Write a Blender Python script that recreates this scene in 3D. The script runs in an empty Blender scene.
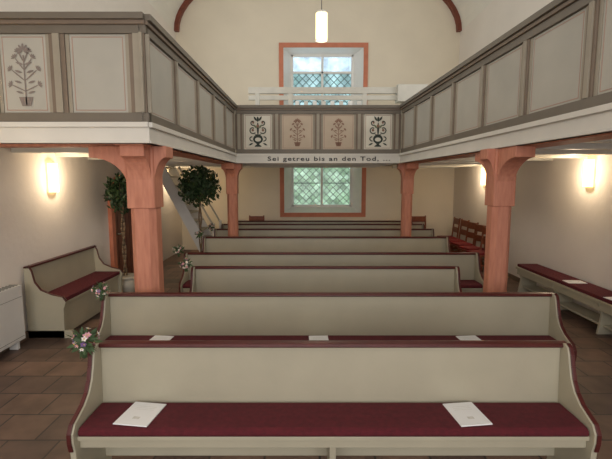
import bpy, bmesh, math, random
from mathutils import Vector, Matrix
random.seed(7)
scene = bpy.context.scene
try:
    scene.view_settings.view_transform = 'Standard'
except Exception: pass

def s2l(c):
    return tuple(((v/255)/12.92 if v/255 <= .04045 else ((v/255+.055)/1.055)**2.4) for v in c)+(1,)

# ---------------- materials ----------------
def mat(name, rgb, rough=.6, var=.08, scale=6, bump=.0, metallic=0, rgb2=None, stretch=None, bscale=40):
    m = bpy.data.materials.new(name); m.use_nodes = True
    nt = m.node_tree; b = nt.nodes['Principled BSDF']
    b.inputs['Roughness'].default_value = rough
    b.inputs['Metallic'].default_value = metallic
    c = s2l(rgb)
    tc = nt.nodes.new('ShaderNodeTexCoord')
    src = tc.outputs['Object']
    if stretch:
        mp = nt.nodes.new('ShaderNodeMapping'); mp.inputs['Scale'].default_value = stretch
        nt.links.new(src, mp.inputs['Vector']); src = mp.outputs['Vector']
    n = nt.nodes.new('ShaderNodeTexNoise'); n.inputs['Scale'].default_value = scale
    n.inputs['Detail'].default_value = 5
    nt.links.new(src, n.inputs['Vector'])
    r = nt.nodes.new('ShaderNodeValToRGB')
    c2 = s2l(rgb2) if rgb2 else tuple(v*(1-var) for v in c[:3])+(1,)
    c1 = c if rgb2 else tuple(min(1, v*(1+var)) for v in c[:3])+(1,)
    r.color_ramp.elements[0].color = c2; r.color_ramp.elements[0].position = .3
    r.color_ramp.elements[1].color = c1; r.color_ramp.elements[1].position = .7
    nt.links.new(n.outputs['Fac'], r.inputs['Fac'])
    nt.links.new(r.outputs['Color'], b.inputs['Base Color'])
    if bump > 0:
        n2 = nt.nodes.new('ShaderNodeTexNoise'); n2.inputs['Scale'].default_value = bscale
        n2.inputs['Detail'].default_value = 4
        nt.links.new(src, n2.inputs['Vector'])
        bp = nt.nodes.new('ShaderNodeBump'); bp.inputs['Strength'].default_value = bump
        bp.inputs['Distance'].default_value = .01
        nt.links.new(n2.outputs['Fac'], bp.inputs['Height'])
        nt.links.new(bp.outputs['Normal'], b.inputs['Normal'])
    return m

def emat(name, rgb, strength, base=None):
    m = bpy.data.materials.new(name); m.use_nodes = True
    b = m.node_tree.nodes['Principled BSDF']
    b.inputs['Base Color'].default_value = s2l(base or rgb)
    b.inputs['Emission Color'].default_value = s2l(rgb)
    b.inputs['Emission Strength'].default_value = strength
    return m

M_plaster = mat('plaster_cream', (230, 222, 212), .9, .03, 1.5, .35, bscale=12)
M_plaster_r = mat('plaster_rear', (228, 217, 196), .9, .03, 1.5, .25, bscale=12)
M_ceil = mat('plaster_vault', (230, 226, 215), .9, .03, 1.2, .1)
M_salmon = mat('salmon_painted_wood', (203, 138, 112), .65, .12, 7, .35, rgb2=(184, 118, 94), stretch=(4, 4, .6), bscale=12)
M_sandst = mat('salmon_trim_paint', (198, 124, 96), .75, .12, 4, .2)
M_pew = mat('pew_paint_greige', (176, 169, 147), .38, .05, 3, .05)
M_maroon_w = mat('maroon_wood', (82, 32, 30), .35, .15, 8)
M_cush = mat('maroon_cushion_fabric', (90, 22, 32), .9, .2, 30, .6, bscale=250)
M_rail = mat('gallery_rail_taupe', (106, 97, 84), .5, .08, 4)
M_stile = mat('gallery_stile_brown', (118, 102, 86), .55, .1, 5)
M_stile2 = mat('gallery_stile_light', (150, 141, 124), .55, .08, 5)
M_panel = mat('gallery_panel_grey', (172, 168, 156), .55, .06, 2.5)
M_panelw = mat('gallery_panel_cream', (214, 208, 192), .6, .05, 4)
M_panelt = mat('gallery_panel_tan', (186, 168, 146), .6, .05, 4)
M_pink = mat('gallery_pink_line', (166, 138, 124), .6, .05, 4)
M_fascia = mat('gallery_fascia_white', (212, 208, 198), .5, .05, 3)
M_black = mat('black_paint', (24, 24, 22), .6, .05)
M_taupe = mat('ornament_taupe', (128, 116, 108), .7, .1, 10)
M_dgreen = mat('ornament_green', (48, 56, 48), .7, .1, 10)
M_orn_br = mat('ornament_brown', (132, 98, 80), .7, .1, 10)
M_orn_gr = mat('ornament_sage', (110, 122, 92), .7, .1, 10)
M_white = mat('white_paint', (232, 231, 226), .5, .03)
M_paper = mat('booklet_paper', (242, 242, 242), .7, .02)
M_print = mat('booklet_print', (214, 212, 206), .7, .1, 60)
M_wood = mat('chair_wood', (128, 66, 40), .4, .2, 12)
M_dwood = mat('rib_dark_wood', (118, 60, 42), .5, .2, 8)
M_red = mat('chair_red_fabric', (128, 32, 34), .8, .15, 40)
M_leaf = mat('leaf_green', (48, 70, 40), .5, .3, 20)
M_leaf2 = mat('posy_leaf', (72, 96, 60), .6, .3, 20)
M_trunk = mat('trunk_bark', (120, 100, 78), .8, .2, 20)
M_pot = mat('pot_ceramic', (190, 184, 170), .5, .08, 6)
M_fw = mat('petal_white', (238, 232, 226), .6, .03)
M_fp = mat('petal_pink', (214, 160, 172), .6, .08)
M_fv = mat('petal_violet', (128, 98, 150), .6, .1)
M_fy = mat('petal_yellow', (220, 190, 90), .6, .1)
M_stair = mat('stair_grey_paint', (200, 196, 184), .6, .06)
M_metal = mat('radiator_enamel', (222, 220, 214), .4, .02)
M_grille = mat('radiator_shadow', (120, 118, 112), .6, .02)
M_door = mat('door_brown', (126, 78, 56), .5, .15, 6)
M_lampw = emat('sconce_glass', (255, 218, 150), 3.2)
M_lampp = emat('pendant_glass', (255, 226, 165), 2.6)
M_brass = mat('lamp_metal', (150, 140, 120), .35, .05, metallic=.8)

def floor_mat():
    m = bpy.data.materials.new('stone_floor_tiles'); m.use_nodes = True
    nt = m.node_tree; b = nt.nodes['Principled BSDF']
    tc = nt.nodes.new('ShaderNodeTexCoord')
    mp = nt.nodes.new('ShaderNodeMapping'); mp.inputs['Location'].default_value = (.1, .17, 0)
    br = nt.nodes.new('ShaderNodeTexBrick')
    br.offset = .5; br.inputs['Scale'].default_value = 1
    br.inputs['Brick Width'].default_value = .40; br.inputs['Row Height'].default_value = .36
    br.inputs['Mortar Size'].default_value = .008
    br.inputs['Color1'].default_value = s2l((124, 98, 82))
    br.inputs['Color2'].default_value = s2l((84, 68, 61))
    br.inputs['Mortar'].default_value = s2l((58, 50, 45))
    n = nt.nodes.new('ShaderNodeTexNoise'); n.inputs['Scale'].default_value = 3.5; n.inputs['Detail'].default_value = 8
    mx = nt.nodes.new('ShaderNodeMix'); mx.data_type = 'RGBA'; mx.blend_type = 'OVERLAY'
    mx.inputs['Factor'].default_value = .8
    nt.links.new(tc.outputs['Object'], mp.inputs['Vector'])
    nt.links.new(mp.outputs['Vector'], br.inputs['Vector'])
    nt.links.new(tc.outputs['Object'], n.inputs['Vector'])
    nt.links.new(br.outputs['Color'], mx.inputs[6]); nt.links.new(n.outputs['Fac'], mx.inputs[7])
    nt.links.new(mx.outputs[2], b.inputs['Base Color'])
    b.inputs['Roughness'].default_value = .5
    bp = nt.nodes.new('ShaderNodeBump'); bp.inputs['Strength'].default_value = .4; bp.inputs['Distance'].default_value = .01
    bp.invert = True
    nt.links.new(br.outputs['Fac'], bp.inputs['Height']); nt.links.new(bp.outputs['Normal'], b.inputs['Normal'])
    return m
M_floor = floor_mat()

def glass_mat(name, c1, c2, lead, size, rot=True):
    m = bpy.data.materials.new(name); m.use_nodes = True
    nt = m.node_tree; nt.nodes.clear()
    out = nt.nodes.new('ShaderNodeOutputMaterial')
    tc = nt.nodes.new('ShaderNodeTexCoord')
    sp = nt.nodes.new('ShaderNodeSeparateXYZ'); cb = nt.nodes.new('ShaderNodeCombineXYZ')
    nt.links.new(tc.outputs['Object'], sp.inputs[0])
    nt.links.new(sp.outputs['X'], cb.inputs['X']); nt.links.new(sp.outputs['Z'], cb.inputs['Y'])
    mp = nt.nodes.new('ShaderNodeMapping')
    if rot: mp.inputs['Rotation'].default_value = (0, 0, math.radians(45))
    nt.links.new(cb.outputs[0], mp.inputs['Vector'])
    br = nt.nodes.new('ShaderNodeTexBrick'); br.offset = 0; br.inputs['Scale'].default_value = 1
    br.inputs['Brick Width'].default_value = size; br.inputs['Row Height'].default_value = size
    br.inputs['Mortar Size'].default_value = .010
    br.inputs['Color1'].default_value = s2l(c1); br.inputs['Color2'].default_value = s2l(c2)
    br.inputs['Mortar'].default_value = s2l(lead)
    nt.links.new(mp.outputs[0], br.inputs['Vector'])
    n = nt.nodes.new('ShaderNodeTexNoise'); n.inputs['Scale'].default_value = 3.
    nt.links.new(cb.outputs[0], n.inputs['Vector'])
    mx = nt.nodes.new('ShaderNodeMix'); mx.data_type = 'RGBA'; mx.blend_type = 'OVERLAY'; mx.inputs['Factor'].default_value = .5
    nt.links.new(br.outputs['Color'], mx.inputs[6]); nt.links.new(n.outputs['Fac'], mx.inputs[7])
    t = nt.nodes.new('ShaderNodeBsdfTransparent')
    g = nt.nodes.new('ShaderNodeBsdfGlossy'); g.inputs['Roughness'].default_value = .2
    ms = nt.nodes.new('ShaderNodeMixShader'); ms.inputs[0].default_value = .04
    nt.links.new(mx.outputs[2], t.inputs[0])
    nt.links.new(t.outputs[0], ms.inputs[1]); nt.links.new(g.outputs[0], ms.inputs[2])
    nt.links.new(ms.outputs[0], out.inputs[0])
    return m
M_gl_low = glass_mat('leaded_glass_green', (134, 148, 130), (158, 168, 156), (84, 92, 84), .14)
M_gl_mid = glass_mat('leaded_glass_blue', (144, 160, 158), (160, 172, 172), (92, 104, 102), .14)
M_gl_top = glass_mat('clear_glass', (178, 186, 190), (182, 190, 194), (174, 182, 186), .6, False)

# ---------------- mesh builder ----------------
class MB:
    def __init__(s, name, mtx=None):
        s.name = name; s.bm = bmesh.new(); s.mats = []; s.mtx = mtx or Matrix()
    def mi(s, m):
        if m not in s.mats: s.mats.append(m)
        return s.mats.index(m)
    def face(s, pts, m, smooth=False):
        vs = [s.bm.verts.new(s.mtx @ Vector(p)) for p in pts]
        f = s.bm.faces.new(vs); f.material_index = s.mi(m); f.smooth = smooth; return f
    def box(s, x0, x1, y0, y1, z0, z1, m):
        v = [s.bm.verts.new(s.mtx @ Vector((x, y, z))) for z in (z0, z1) for y in (y0, y1) for x in (x0, x1)]
        k = s.mi(m)
        for q in ((0,2,3,1),(4,5,7,6),(0,1,5,4),(2,6,7,3),(0,4,6,2),(1,3,7,5)):
            f = s.bm.faces.new([v[i] for i in q]); f.material_index = k
    def prism(s, pts, ax, a0, a1, m):
        """pts: 2D polygon. ax 'x': pts=(y,z); 'y': (x,z); 'z': (x,y)"""
        def P(p, a):
            return {'x': (a, p[0], p[1]), 'y': (p[0], a, p[1]), 'z': (p[0], p[1], a)}[ax]
        A = [s.bm.verts.new(s.mtx @ Vector(P(p, a0))) for p in pts]
        B = [s.bm.verts.new(s.mtx @ Vector(P(p, a1))) for p in pts]
        k = s.mi(m); n = len(pts)
        s.bm.faces.new(A).material_index = k
        s.bm.faces.new(B[::-1]).material_index = k
        for i in range(n):
            s.bm.faces.new((A[i], B[i], B[(i+1) % n], A[(i+1) % n])).material_index = k
    def strip(s, pts, offs, ax, a0, a1, m):
        for i in range(len(pts)-1):
            s.prism([pts[i], pts[i+1], offs[i+1], offs[i]], ax, a0, a1, m)
    def tube(s, p0, p1, r0, r1, m, seg=10, smooth=True, caps=True):
        p0 = Vector(p0); p1 = Vector(p1); d = (p1-p0).normalized()
        u = d.orthogonal().normalized(); w = d.cross(u)
        R = []
        for p, r in ((p0, r0), (p1, r1)):
            R.append([s.bm.verts.new(s.mtx @ (p+u*math.cos(2*math.pi*i/seg)*r+w*math.sin(2*math.pi*i/seg)*r)) for i in range(seg)])
        k = s.mi(m)
        for i in range(seg):
            f = s.bm.faces.new((R[0][i], R[0][(i+1) % seg], R[1][(i+1) % seg], R[1][i])); f.material_index = k; f.smooth = smooth
        if caps:
            s.bm.faces.new(R[0][::-1]).material_index = k
            s.bm.faces.new(R[1]).material_index = k
    def ell(s, cx, cz, a, b, rot, y, m, seg=12, point=False):
        pts = []
        for i in range(seg):
            t = 2*math.pi*i/seg
            u = a*math.cos(t); v = b*math.sin(t)
            if point: v *= (1-abs(math.cos(t))**3*.9)
            pts.append((cx+u*math.cos(rot)-v*math.sin(rot), y, cz+u*math.sin(rot)+v*math.cos(rot)))
        s.face(pts, m)
    def build(s, bevel=0, parent=None, loc=None, rotz=0, recalc=True):
        if recalc: bmesh.ops.recalc_face_normals(s.bm, faces=s.bm.faces)
        me = bpy.data.meshes.new(s.name); s.bm.to_mesh(me); s.bm.free()
        for m in s.mats: me.materials.append(m)
        o = bpy.data.objects.new(s.name, me); scene.collection.objects.link(o)
        if bevel:
            b = o.modifiers.new('Bevel', 'BEVEL'); b.width = bevel; b.segments = 2; b.limit_method = 'ANGLE'
        if parent: o.parent = parent
        if loc: o.location = loc
        o.rotation_euler = (0, 0, rotz)
        return o
def empty(name, loc=(0,0,0)):
    e = bpy.data.objects.new(name, None); e.location = loc; scene.collection.objects.link(e); return e

# ---------------- room shell ----------------
XL, XR, YR, YF = -3.56, 4.2, 12.1, -4.0
b = MB('floor'); b.box(XL-.2, XR+.2, YF-.2, YR+.6, -.1, 0, M_floor); b.build()
b = MB('wall_left'); b.box(XL-.2, XL, YF, YR, 0, 6.1, M_plaster); b.build()
b = MB('wall_right'); b.box(XR, XR+.2, YF, YR, 0, 6.1, M_plaster); b.build()
b = MB('wall_front'); b.box(XL-.2, XR+.2, YF-.2, YF, 0, 8.2, M_plaster); b.build()
wx0, wx1, wz0, wz1 = -.62, 1.58, 1.07, 5.6
b = MB('wall_rear')
b.box(XL-.2, wx0, YR, YR+.5, 0, 8.2, M_plaster_r)
b.box(wx1, XR+.2, YR, YR+.5, 0, 8.2, M_plaster_r)
b.box(wx0, wx1, YR, YR+.5, 0, wz0, M_plaster_r)
b.box(wx0, wx1, YR, YR+.5, wz1, 8.2, M_plaster_r)
b.build()
# vault
cx = (XL+XR)/2; hw = (XR-XL)/2
b = MB('ceiling'); N = 32
def vp(i, k=0): 
    t = math.pi*i/N; return (cx-(hw+k)*math.cos(t), 6.0+(1.95+k)*math.sin(t))
for i in range(N):
    a0, a1, c0, c1 = vp(i), vp(i+1), vp(i, .15), vp(i+1, .15)
    b.prism([a0, a1, c1, c0], 'y', YF, YR, M_ceil)
b.build()
b = MB('trim_rib_rear')
for i in range(N):
    a0, a1, c0, c1 = vp(i, -.11), vp(i+1, -.11), vp(i), vp(i+1)
    b.prism([a0, a1, c1, c0], 'y', YR-.14, YR, M_dwood)
b.build()

# window
win = empty('window_1', (0, YR, 0))
def wb(name): return MB(name)
b = wb('frame_trim')
o0, o1, p0, p1 = -.74, 1.70, .95, 5.72
b.box(o0, wx0, -.03, 0, p0, p1, M_sandst); b.box(wx1, o1, -.03, 0, p0, p1, M_sandst)
b.box(wx0, wx1, -.03, 0, p0, wz0, M_sandst); b.box(wx0, wx1, -.03, 0, wz1, p1, M_sandst)
b.build(parent=win)
gx0, gx1, gz0, gz1 = -.42, 1.34, 1.22, 5.5
b = wb('splayed_reveal')
O = [(wx0, 0, wz0), (wx1, 0, wz0), (wx1, 0, wz1), (wx0, 0, wz1)]
I = [(gx0, .32, gz0), (gx1, .32, gz0), (gx1, .32, gz1), (gx0, .32, gz1)]
for i in range(4):
    b.face([O[i], O[(i+1) % 4], I[(i+1) % 4], I[i]], M_white)
b.build(parent=win)
b = wb('sash_frame')
for (a, c, d, e) in ((gx0-.02, gx0+.06, gz0, gz1), (gx1-.06, gx1+.02, gz0, gz1), (gx0, gx1, gz0-.02, gz0+.06), (gx0, gx1, gz1-.06, gz1+.02)):
    b.box(a, c, .3, .38, d, e, M_white)
mx_ = (gx0+gx1)/2
b.box(mx_-.03, mx_+.03, .29, .38, gz0, gz1, M_white)
b.box(gx0, gx1, .29, .38, 4.98, 5.04, M_white)
b.box(gx0, gx1, .29, .38, 3.3, 3.38, M_white)
for z in (1.9, 2.6, 4.2): b.box(gx0, gx1, .315, .33, z, z+.02, M_dgreen)
b.build(.006, parent=win)
b = wb('glass_lower'); b.box(gx0, gx1, .34, .345, gz0, 3.35, M_gl_low); b.build(parent=win)
b = wb('glass_middle'); b.box(gx0, gx1, .34, .345, 3.35, 5.02, M_gl_mid); b.build(parent=win)
b = wb('glass_top'); b.box(gx0, gx1, .34, .345, 5.02, gz1, M_gl_top); b.build(parent=win)

# door in left wall
b = MB('door_1')
ya, yb, zt = 7.6, 8.7, 1.55
def arch(r, n=14):
    c = (ya+yb)/2
    return [(c-r, 0)]+[(c-r*math.cos(math.pi*i/n), zt+r*math.sin(math.pi*i/n)) for i in range(n+1)]+[(c+r, 0)]
b.strip(arch(.42), arch(.55), 'x', XL+.002, XL+.07, M_sandst)
b.prism(arch(.42), 'x', XL+.002, XL+.03, M_door)
for k in range(1, 5):
    b.box(XL+.03, XL+.036, 7.73+k*.17, 7.74+k*.17, .05, 1.85, M_maroon_w)
b.tube((XL+.03, 7.85, 1.0), (XL+.09, 7.85, 1.0), .015, .015, M_brass)
b.tube((XL+.09, 7.85, 1.0), (XL+.09, 7.97, 1.0), .012, .012, M_brass)
b.build()

# baseboards
b = MB('baseboard_left'); b.box(XL, XL+.02, YF, 7.55, 0, .09, M_stile); b.build()
b = MB('baseboard_right'); b.box(XR-.02, XR, YF, YR, 0, .09, M_stile); b.build()

# ---------------- gallery ----------------
gal = empty('gallery_balcony')
GZ = 2.5; YG = 8.46
def parapet(name, A, B, out, n, ornaments=None, cs=None, panel_m=None, sw=.11, led=.03):
    A = Vector((A[0], A[1], 0)); B = Vector((B[0], B[1], 0)); L = (B-A).length
    ux = (B-A).normalized(); uy = Vector((out[0], out[1], 0)); uy = (uy-uy.dot(ux)*ux).normalized()
    mt = Matrix(((ux.x, uy.x, 0, A.x), (ux.y, uy.y, 0, A.y), (0, 0, 1, GZ), (0, 0, 0, 1)))
    b = MB(name, mt)
    b.box(0, L, -.06, .0, -.17, -.0, M_fascia)
    b.box(0, L, -.06, led, -.03, .015, M_fascia)
    b.box(0, L, -.06, led*.5, -.17, -.148, M_fascia)
    b.box(0, L, -.06, -.035, 0, .88, M_panel)
    b.box(0, L, -.06, -.005, .015, .10, M_rail)
    b.box(0, L, -.06, -.003, .78, .87, M_rail)
    b.box(0, L, -.08, .022, .85, .885, M_stile)
    b.box(0, L, -.10, .05, .885, .94, M_rail)
    if cs is None:
        cs = [min(max(i*L/n, sw/2), L-sw/2) for i in range(n+1)]
    n = len(cs)-1
    for c in cs:
        b.box(c-sw/2, c+sw/2, -.06, -.012, .10, .78, M_stile)
        b.box(c-sw*.22, c+sw*.22, -.02, .002, .10, .78, M_stile2)
        b.box(c-sw/2-.035, c-sw/2, -.05, -.024, .10, .78, M_stile2)
        b.box(c+sw/2, c+sw/2+.035, -.05, -.024, .10, .78, M_stile2)
    for i in range(n):
        x0 = cs[i]+sw/2+.035; x1 = cs[i+1]-sw/2-.035
        pm = panel_m[i] if panel_m else M_panel
        b.box(x0, x1, -.04, -.031, .10, .78, pm)
        for (a, c, d, e) in ((x0+.02, x0+.03, .12, .76), (x1-.03, x1-.02, .12, .76), (x0+.02, x1-.02, .12, .13), (x0+.02, x1-.02, .75, .76)):
            b.box(a, c, -.035, -.029, d, e, M_pink)
        if ornaments and i in ornaments:
            ornaments[i](b, (x0+x1)/2, .44, -.026)
    return b.build(.004, parent=gal)

def orn_flower(b, cx, cz, y, m=None, m2=None):
    m = m or M_taupe; m2 = m2 or m
    h = .27
    b.face([(cx-.006, y, cz-h), (cx+.006, y, cz-h), (cx+.006, y, cz+h*.6), (cx-.006, y, cz+h*.6)], m)
    b.face([(cx-.04, y, cz-h-.01), (cx+.04, y, cz-h-.01), (cx+.065, y, cz-h+.07), (cx-.065, y, cz-h+.07)], m2)
    for s in (-1, 1):
        for k, (dz, ln, an) in enumerate(((-.15, .13, 25), (-.06, .15, 40), (.03, .13, 55), (.1, .1, 65))):
            a = math.radians(an)
            ex = cx+s*ln*math.cos(a); ez = cz+dz+ln*math.sin(a)
            b.ell(cx+s*ln*.5*math.cos(a), cz+dz+ln*.5*math.sin(a), ln*.5, .006, s*a if s > 0 else math.pi-a, y+.0004*k, m)
            for j in range(5):
                t = a+math.radians(-60+30*j)
                b.ell(ex+s*.02*math.cos(t), ez+.02*math.sin(t), .018, .006, t if s > 0 else math.pi-t, y+.001+.0002*j, m2, 8)
            b.ell(cx+s*ln*.4, cz+dz-.01, .035, .010, s*.3, y+.002, m, 10, True)
    for j in range(7):
        t = math.radians(-30+40*j)
        b.ell(cx+.032*math.cos(t), cz+h*.75+.032*math.sin(t), .028, .010, t, y+.0012+.0002*j, m2, 8)
def orn_vase(b, cx, cz, y):
    m = M_dgreen
    urn = [(.03, -.29), (.07, -.29), (.06, -.27), (.025, -.25), (.03, -.23), (.085, -.19), (.10, -.14), (.08, -.09), (.05, -.07), (.07, -.05)]
    pts = [(cx+p[0], y, cz+p[1]) for p in urn]+[(cx-p[0], y, cz+p[1]) for p in urn[::-1]]
    b.face(pts, m)
    b.ell(cx, cz-.15, .06, .04, 0, y+.002, M_panelw, 12)
    for s in (-1, 1):
        for k, (ox, oz, r, st, sweep) in enumerate(((.12, -.13, .06, -1.9, 3.8), (.10, .03, .08, -2.4, 4.6), (.095, .17, .06, -2.2, 4.4))):
            nn = 14; P = []; Q = []
            for i in range(nn+1):
                t = st+sweep*i/nn; rr = r*(1-.35*i/nn)
                P.append((cx+s*(ox+rr*math.cos(t)), y+.0003*k, cz+oz+rr*math.sin(t)))
                Q.append((cx+s*(ox+(rr-.021)*math.cos(t)), y+.0003*k, cz+oz+(rr-.021)*math.sin(t)))
            for i in range(nn): b.face([P[i], P[i+1], Q[i+1], Q[i]], m)
        b.ell(cx+s*.10, cz+.03, .026, .026, 0, y+.002, M_orn_br, 10)
        b.ell(cx+s*.09, cz+.175, .022, .022, 0, y+.002, M_orn_br, 10)
        b.ell(cx+s*.05, cz+.25, .055, .02, s*1.0 if s > 0 else math.pi-1.0, y+.0024, m, 10, True)
        b.ell(cx+s*.05, cz+.1, .05, .018, s*.9 if s > 0 else math.pi-.9, y+.0026, M_orn_gr, 10, True)
        b.ell(cx+s*.14, cz-.24, .05, .016, -s*.5, y+.0026, m, 10, True)
    b.ell(cx, cz+.06, .02, .12, 0, y+.0028, m, 14)
    b.ell(cx, cz+.11, .03, .03, 0, y+.003, M_orn_br, 12)
    b.ell(cx, cz+.24, .022, .05, 0, y+.003, m, 12)

parapet('parapet_left_end', (XL, 3.89), (-1.41, 3.89), (0, -1), 3,
        {1: lambda b, x, z, y: orn_flower(b, x, z, y), 0: lambda b, x, z, y: orn_flower(b, x, z, y)}, cs=[.12, .74, 1.36, 2.065], sw=.14)
parapet('parapet_left', (-1.41, 3.89), (-1.38, YG), (1, 0), 5)
parapet('parapet_right', (1.85, YG), (2.27, -2.0), (-1, 0), 12)
fl = lambda b, x, z, y: orn_flower(b, x, z, y, M_orn_br, M_orn_br)
parapet('parapet_rear', (-1.38, YG), (1.85, YG), (0, -1), 4,
        {0: orn_vase, 1: fl, 2: fl, 3: orn_vase},
        panel_m=[M_panelw, M_panelt, M_panelt, M_panelw], sw=.13, led=.012)
b = MB('gallery_floor')
b.box(XL, -1.47, 3.95, YR, 2.40, 2.48, M_fascia)
b.box(-1.47, 1.90, YG+.06, YR, 2.40, 2.48, M_fascia)
b.prism([(1.91, YG), (2.33, -2.0), (XR, -2.0), (XR, YR), (1.91, YR)], 'z', 2.40, 2.48, M_fascia)
for i in range(9):
    y = 4.3+i*.9
    if y < YR-.2: b.box(XL, -1.5, y, y+.14, 2.33, 2.40, M_salmon if i == 0 else M_fascia)
for i in range(-2, 9):
    y = 4.6+i*.9
    b.box(2.4, XR, y, y+.14, 2.33, 2.40, M_fascia)
for i in range(4):
    b.box(-1.4, 1.85, 9.2+i*.75, 9.34+i*.75, 2.33, 2.40, M_fascia)
b.build(parent=gal)
b = MB('gallery_bearer_beams')
b.box(-1.77, -1.5, 3.97, 8.6, 2.32, 2.40, M_salmon)
b.prism([(1.93, 8.6), (2.2, 8.6), (2.6, -1.9), (2.33, -1.9)], 'z', 2.32, 2.40, M_salmon)
b.build(.005, parent=gal)
# inscription
cu = bpy.data.curves.new('inscription', 'FONT'); cu.body = 'Sei getreu bis an den Tod, ...'
cu.size = .2; cu.extrude = .001; cu.offset = .003; cu.align_x = 'CENTER'; cu.space_character = 1.2
cu.materials.append(M_black)
t = bpy.data.objects.new('inscription_lettering', cu); scene.collection.objects.link(t)
t.location = (.45, YG-.009, 2.377); t.rotation_euler = (math.pi/2, 0, 0); t.scale = (.84, .58, 1); t.parent = gal

# columns
def column(x, y, w, bl=.36, brr=.36, bry=.5):
    b = MB('gallery_column'); h = w/2
    c = .22*w
    def octo(h, c): return [(-h+c, -h), (h-c, -h), (h, -h+c), (h, h-c), (h-c, h), (-h+c, h), (-h, h-c), (-h, -h+c)]
    b.prism(octo(h+.03, .01), 'z', 0, .22, M_salmon)
    b.prism(octo(h, .012), 'z', .22, .5, M_salmon)
    b.prism(octo(h-.004, c), 'z', .5, 1.72, M_salmon)
    b.prism(octo(h+.006, .012), 'z', 1.72, 2.33, M_salmon)
    def br(e, d):
        pts = [(d*h*.9, 1.93)]
        n = 8
        for i in range(n+1):
            t = i/n*math.pi/2
            pts.append((d*(h+(e-h)*(1-math.cos(t))), 1.93+.29*math.sin(t)))
        pts += [(d*e, 2.33), (d*h*.9, 2.33)]
        return pts
    b.prism(br(bl, -1), 'y', -h*.85, h*.85, M_salmon)
    b.prism(br(brr, 1), 'y', -h*.85, h*.85, M_salmon)
    for d in (-1, 1):
        b.prism(br(bry, d), 'x', -h*.85, h*.85, M_salmon)
    return b.build(.008, loc=(x, y, 0))
column(-1.63, 4.32, .265, .50, .26, .3)
column(2.12, 4.65, .225, .2, .2, .5)
column(2.24, 2.2, .225, .2, .2, .5)
column(-1.50, 8.68, .21, .2, .2, .3)
column(2.06, 8.68, .21, .2, .2, .3)

# railing / music stand on rear gallery
b = MB('organ_loft_railing')
yy = 9.9
b.box(-1.3, 2.7, yy-.04, yy+.04, 3.94, 4.08, M_stair)
b.box(-1.3, 2.7, yy-.03, yy+.03, 3.80, 3.90, M_stair)
for x in (-1.1, -.35, 1.33, 2.5): b.box(x-.05, x+.05, yy-.035, yy+.035, 2.48, 3.98, M_stair)
for i in range(8):
    x = -.2+i*.2
    b.box(x-.045, x+.045, yy-.02, yy+.02, 2.6, 3.78, M_white if i % 2 == 0 else M_fascia)
b.box(2.05, 2.72, yy-.15, yy+.15, 3.75, 4.12, M_stair)
b.build(.006)

# ---------------- pews ----------------
END = [(-.02, .925), (-.05, .91), (-.068, .87), (-.085, .80), (-.11, .72), (-.15, .655), (-.21, .605), (-.275, .575), (-.335, .55), (-.365, .505), (-.365, .45), (-.35, .39), (-.34, .25), (-.345, .1), (-.355, 0)]
def pew(Y, xl, xr):
    W = xr-xl; b = MB('church_pew')
    poly = END+[(.09, 0), (.075, .3), (.06, .6), (.045, .915)]
    offs = []
    for i, p in enumerate(END[:12]):
        a = Vector(END[max(i-1, 0)]); c = Vector(END[min(i+1, 12)]); d = (c-a).normalized()
        nrm = Vector((d.y, -d.x))
        if nrm.x > 0 and i > 1: nrm = -nrm
        if i <= 1: nrm = Vector((-.4, .9))
        offs.append((p[0]+nrm.x*.010, p[1]+nrm.y*.010))
    for s in (-1, 1):
        a0, a1 = (-W/2, -W/2+.035) if s < 0 else (W/2-.035, W/2)
        b.prism(poly, 'x', a0, a1, M_pew)
        c0, c1 = (a0-.002, a0+.024) if s < 0 else (a1-.024, a1+.002)
        b.strip(END[:12], offs, 'x', c0, c1, M_maroon_w)
    i0, i1 = -W/2+.035, W/2-.035
    b.prism([(-.0, .42), (.025, .42), (.045, .90), (.02, .90)], 'x', i0, i1, M_pew)
    b.box(i0, i1, .0, .025, .12, .42, M_pew)
    b.prism([(-.005, .893), (-.012, .905), (-.003, .92), (.03, .926), (.062, .92), (.067, .905), (.062, .893)], 'x', -W/2, W/2, M_maroon_w)
    b.box(i0, i1, -.325, .0, .44, .467, M_pew)
    b.box(i0, i1, -.30, -.28, .38, .44, M_pew)
    b.prism([(-.325, .468), (-.335, .485), (-.33, .505), (-.31, .518), (-.2, .522), (-.03, .52), (-.008, .51), (-.002, .468)], 'x', i0+.01, i1-.01, M_cush)
    n = 2 if W < 3.6 else 3
    for k in range(1, n):
        x = -W/2+W*k/n
        b.prism([(-.28, 0), (.02, 0), (.02, .44), (-.30, .44), (-.26, .2)], 'x', x-.02, x+.02, M_pew)
    return b.build(.003, loc=((xl+xr)/2, Y, 0))
PEWS = [(2.71, -1.41, 1.74), (3.95, -1.92, 2.38), (5.21, -1.42, 1.90), (6.23, -1.80, 2.56), (8.02, -1.95, 2.71), (9.34, -2.02, 2.82), (10.4, -2.07, 2.9), (11.2, -2.07, 2.81)]
for p in PEWS: pew(*p)

# booklets
def booklet(x, y, z, r, w=.15, h=.21):
    b = MB('service_booklet')
    b.box(-w/2, w/2, -h/2, h/2, 0, .004, M_paper)
    b.box(-w/2+.003, w/2, -h/2+.002, h/2-.002, .004, .006, M_paper)
    for k in range(3): b.box(-w*.3, w*.3, h*(.3-.07*k), h*(.31-.07*k), .006, .0065, M_print)
    b.box(-w*.1, w*.1, -h*.25, -h*.15, .006, .0065, M_print)
    b.build(loc=(x, y, z), rotz=r)
booklet(-1.05, 2.54, .5225, -.14, .22, .26)
booklet(1.02, 2.54, .5225, .12, .20, .26)
booklet(-1.36, 3.77, .5225, -.1, .19, .25)
booklet(.12, 3.77, .5225, .03, .18, .25)
booklet(1.53, 3.77, .5225, .1, .19, .25)

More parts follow.
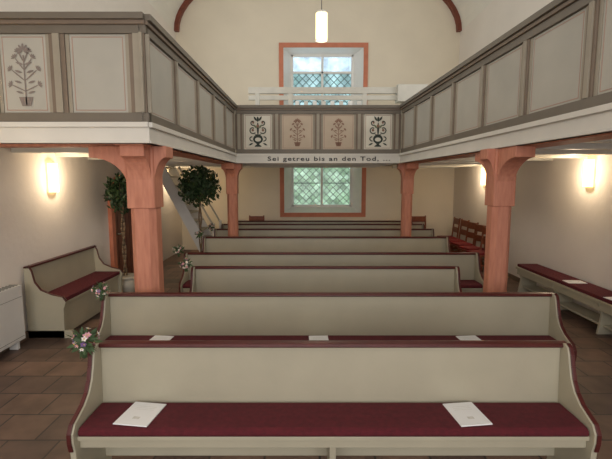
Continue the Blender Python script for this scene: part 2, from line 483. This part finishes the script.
# posies
def posy(x, y, z, s=1.):
    e = MB('flower_posy')
    e.tube((0, 0, -.12*s), (0, 0, 0), .018*s, .03*s, M_leaf2, 8)
    for i in range(60):
        d = Vector((random.gauss(0, 1), random.gauss(0, 1), random.gauss(.0, .9))).normalized()
        r = random.uniform(.04, .10)*s
        c = d*r; u = d.orthogonal().normalized(); u.rotate(Matrix.Rotation(random.uniform(0, 6.28), 3, d))
        w = .014*s; l = .038*s
        e.face([c-d*l, c+u*w, c+d*l, c-u*w], M_leaf2)
    for i in range(20):
        d = Vector((random.gauss(0, 1), random.gauss(-.3, 1), random.gauss(.25, .7))).normalized()
        c = d*random.uniform(.06, .10)*s; u = d.orthogonal().normalized(); w = d.cross(u)
        m = random.choice([M_fw, M_fp, M_fv, M_fp, M_fw]); R = random.uniform(.014, .021)*s
        for k in range(5):
            t = 2*math.pi*k/5
            a = u*math.cos(t)+w*math.sin(t); q = -u*math.sin(t)+w*math.cos(t)
            e.face([c, c+a*R*.6+q*R*.45+d*.004, c+a*R*1.2+d*.01*s, c+a*R*.6-q*R*.45+d*.004], m)
        e.tube(c, c+d*.008*s, R*.3, R*.2, M_fy, 6)
    e.build(loc=(x, y, z), recalc=False)
for (Y, xl, xr), s, dx in zip(PEWS[:6], (.9, .78, .8, .8, .8, .8), (.01, .03, -.04, -.05, -.04, -.04)):
    posy(xl-.01+dx, Y-.12, .985, s)

# ---------------- side pew left ----------------
b = MB('side_pew')
prof = [(0, 0), (0, .90), (.05, .93), (.09, .86), (.12, .72), (.19, .62), (.33, .56), (.46, .53), (.50, .47), (.47, .38), (.46, 0)]
for y in (0, 1.67): b.prism(prof, 'y', y, y+.05, M_pew)
off = [(p[0]+.006, p[1]+.009) for p in prof[1:9]]
for y in (0, 1.67): b.strip(prof[1:9], off, 'y', y-.002, y+.03, M_maroon_w)
b.prism([(.02, .12), (.02, .9), (.045, .9), (.06, .45), (.045, .12)], 'y', .05, 1.67, M_pew)
b.box(.0, .07, .0, 1.72, .90, .925, M_maroon_w)
b.box(.05, .46, .05, 1.67, .42, .455, M_pew)
b.box(.40, .42, .05, 1.67, .02, .42, M_pew)
b.box(.06, .46, .06, 1.66, .457, .505, M_cush)
b.box(.0, .56, -.0, .045, 0, .1, M_pew)
b.build(.005, loc=(XL+.03, 5.2, 0))

# radiator
b = MB('radiator')
b.box(0, .14, 0, .8, .1, .76, M_metal)
for k in range(14):
    b.box(.02, .12, .03+k*.055, .05+k*.055, .757, .768, M_grille)
b.box(.14, .145, .02, .78, .14, .145, M_grille); b.box(.14, .145, .02, .78, .62, .625, M_grille)
b.box(.02, .12, .08, .12, 0, .1, M_metal); b.box(.02, .12, .68, .72, 0, .1, M_metal)
b.build(.008, loc=(XL+.025, 4.15, 0))

# right side bench
b = MB('side_bench')
y0, y1 = 3.2, 7.5
b.box(3.77, 4.15, y0, y1, .42, .46, M_pew)
b.box(3.79, 4.14, y0+.02, y1-.02, .462, .51, M_cush)
b.box(3.80, 3.82, y0, y1, .32, .42, M_pew)
k = y0+.05
while k < y1:
    b.prism([(3.80, 0), (4.12, 0), (4.12, .42), (3.78, .42), (3.84, .25)], 'y', k, k+.04, M_pew); k += 1.04
b.box(3.86, 4.12, y0, y1, .10, .13, M_pew)
b.build(.005)
for (x, y, r) in ((3.95, 6.1, 1.5), (3.93, 5.2, 1.7), (3.95, 4.5, 1.6)): booklet(x, y, .5105, r, .18, .26)

# sconces
def sconce(x, y, z, s):
    e = empty('sconce_lamp', (x, y, z))
    b = MB('backplate'); b.box(0, s*.015, -.05, .05, -.12, .12, M_brass); b.build(.003, parent=e)
    b = MB('glass_shade')
    n = 10; P = [(s*(.02+.075*math.sin(math.pi*i/n)), -.095*math.cos(math.pi*i/n)) for i in range(n+1)]
    b.prism([(p[0], p[1]) for p in P], 'z', -.2, .2, M_lampw); b.build(.004, parent=e)
    l = bpy.data.lights.new('bulb', 'POINT'); l.energy = 14; l.color = (1, .80, .56); l.shadow_soft_size = .06
    o = bpy.data.objects.new('bulb', l); scene.collection.objects.link(o); o.parent = e; o.location = (s*.28, 0, 0)
sconce(XL, 5.95, 2.03, 1); sconce(XR, 6.3, 2.1, -1); sconce(XR, 10.0, 2.08, -1); sconce(XL, 2.6, 2.03, 1); sconce(XL, 10.9, 2.03, 1)

# pendant
e = empty('pendant_lamp', (.21, 6.0, 4.05))
b = MB('cylinder_shade'); b.tube((0, 0, -.17), (0, 0, .17), .078, .078, M_lampp, 24); b.build(parent=e)
b = MB('cap_and_cord'); b.tube((0, 0, .17), (0, 0, .20), .08, .06, M_white, 24); b.tube((0, 0, .20), (0, 0, 3.85), .006, .006, M_grille, 6)
b.tube((0, 0, -.18), (0, 0, -.17), .08, .08, M_white, 24); b.build(parent=e)
l = bpy.data.lights.new('bulb', 'POINT'); l.energy = 10; l.color = (1, .85, .62); l.shadow_soft_size = .1
o = bpy.data.objects.new('bulb', l); scene.collection.objects.link(o); o.parent = e; o.location = (0, -.15, -.3)

# plants
def ficus(name, x, y, H, R, zc, hz, n):
    b = MB(name)
    b.tube((0, 0, 0), (0, 0, .32), .15, .2, M_pot, 20); b.tube((0, 0, .30), (0, 0, .34), .21, .21, M_pot, 20)
    pr = [None, None]
    for i in range(18):
        z = .3+(zc-hz*.3-.3)*i/17
        for k in range(2):
            a = i*.6+k*math.pi
            p = (.022*math.cos(a), .022*math.sin(a), z)
            if pr[k]: b.tube(pr[k], p, .018, .018, M_trunk, 6)
            pr[k] = p
    for i in range(16):
        d = Vector((random.gauss(0, 1), random.gauss(0, 1), random.gauss(.3, .8))).normalized()
        b.tube((0, 0, zc-hz*.3), (d.x*R*.8, d.y*R*.8, zc+d.z*hz*.8), .01, .004, M_trunk, 5)
    for i in range(n):
        d = Vector((random.gauss(0, 1), random.gauss(0, 1), random.gauss(0, 1))).normalized()
        r = random.uniform(.35, 1.05)
        c = Vector((d.x*R*r, d.y*R*r, zc+d.z*hz*r))
        v = Vector((random.gauss(0, .6), random.gauss(0, .6), -random.uniform(.2, 1))).normalized()
        u = v.orthogonal().normalized(); u.rotate(Matrix.Rotation(random.uniform(0, 6.28), 3, v))
        b.face([c-v*.05, c+u*.024, c+v*.055, c-u*.024], M_leaf)
    b.build(loc=(x, y, 0), recalc=False)
ficus('weeping_fig_tree', -2.16, 8.62, 2.2, .42, 1.88, .40, 1500)
ficus('potted_shrub', -3.16, 7.28, 2.0, .27, 1.78, .34, 700)

# stairs to gallery (rear left)
b = MB('gallery_stairs')
n = 11; x0s, x1s = -2.15, -3.35; ya_, yb_ = 9.75, 10.6
for i in range(n):
    x = x0s+(x1s-x0s)*i/n; z = 2.3*(i+1)/n
    b.box(x-.2, x+.03, ya_+.03, yb_-.03, z-.035, z, M_stair)
for y in (ya_, yb_-.04):
    b.prism([(x0s+.12, 0), (x0s-.16, 0), (x1s-.05, 2.15), (x1s-.05, 2.33), (x1s+.12, 2.33)], 'y', y, y+.04, M_white)
    b.tube((x0s, y+.02, .95), (x1s+.45, y+.02, 2.3), .022, .022, M_stair, 8)
    b.box(x0s-.03, x0s+.03, y, y+.05, 0, 1.0, M_white)
b.build(.003)

# chairs
def chair(x, y, r):
    b = MB('wooden_chair')
    for sx in (-.2, .2):
        b.prism([(-.2, 0), (-.165, 0), (-.165, .43), (-.2, .43)], 'x', sx-.018, sx+.018, M_wood)
        b.prism([(.24, 0), (.275, 0), (.225, .45), (.28, 1.0), (.25, 1.0), (.19, .45)], 'x', sx-.018, sx+.018, M_wood)
        b.box(sx-.012, sx+.012, -.17, .22, .2, .23, M_wood)
    b.box(-.21, .21, -.21, .22, .40, .44, M_wood)
    b.box(-.2, .2, -.2, .19, .44, .485, M_red)
    b.box(-.2, .2, .235, .265, .82, .98, M_wood)
    b.box(-.2, .2, .222, .25, .60, .74, M_wood)
    b.box(-.2, .2, -.19, -.17, .2, .23, M_wood)
    b.build(.006, loc=(x, y, 0), rotz=r)
for (x, y, r) in ((3.72, 8.95, -1.2), (3.76, 9.55, -1.3), (3.78, 10.15, -1.4), (3.8, 10.75, -1.5), (3.8, 11.35, -1.57), (3.2, 11.72, 0.05), (-1.4, 11.75, 0)):
    chair(x, y, r)

# ---------------- lighting ----------------
w = bpy.data.worlds.new('World'); scene.world = w; w.use_nodes = True
w.node_tree.nodes['Background'].inputs[0].default_value = (.86, .94, 1, 1)
w.node_tree.nodes['Background'].inputs[1].default_value = 5.0
def area(name, loc, rot, sx, sy, e, col):
    l = bpy.data.lights.new(name, 'AREA'); l.shape = 'RECTANGLE'; l.size = sx; l.size_y = sy; l.energy = e; l.color = col
    o = bpy.data.objects.new(name, l); scene.collection.objects.link(o); o.location = loc; o.rotation_euler = rot
area('window_daylight_front', (.3, -3.85, 3.0), (math.radians(90), 0, 0), 6.5, 4.2, 320, (.98, .98, 1))
area('window_daylight_left', (XL+.05, 7.5, 4.6), (0, math.radians(-90), 0), 1.6, 4.5, 72, (.96, .98, 1))
area('window_daylight_right', (XR-.05, 6.5, 4.6), (0, math.radians(90), 0), 1.6, 4.5, 72, (.96, .98, 1))

# ---------------- camera ----------------
cd = bpy.data.cameras.new('camera'); cam = bpy.data.objects.new('camera', cd); scene.collection.objects.link(cam)
cd.sensor_width = 36; cd.lens = 36*424/612; cd.clip_start = .05
cam.location = (0, 0, 2.0); cam.rotation_euler = (math.radians(90-6.66), 0, 0)
scene.camera = cam
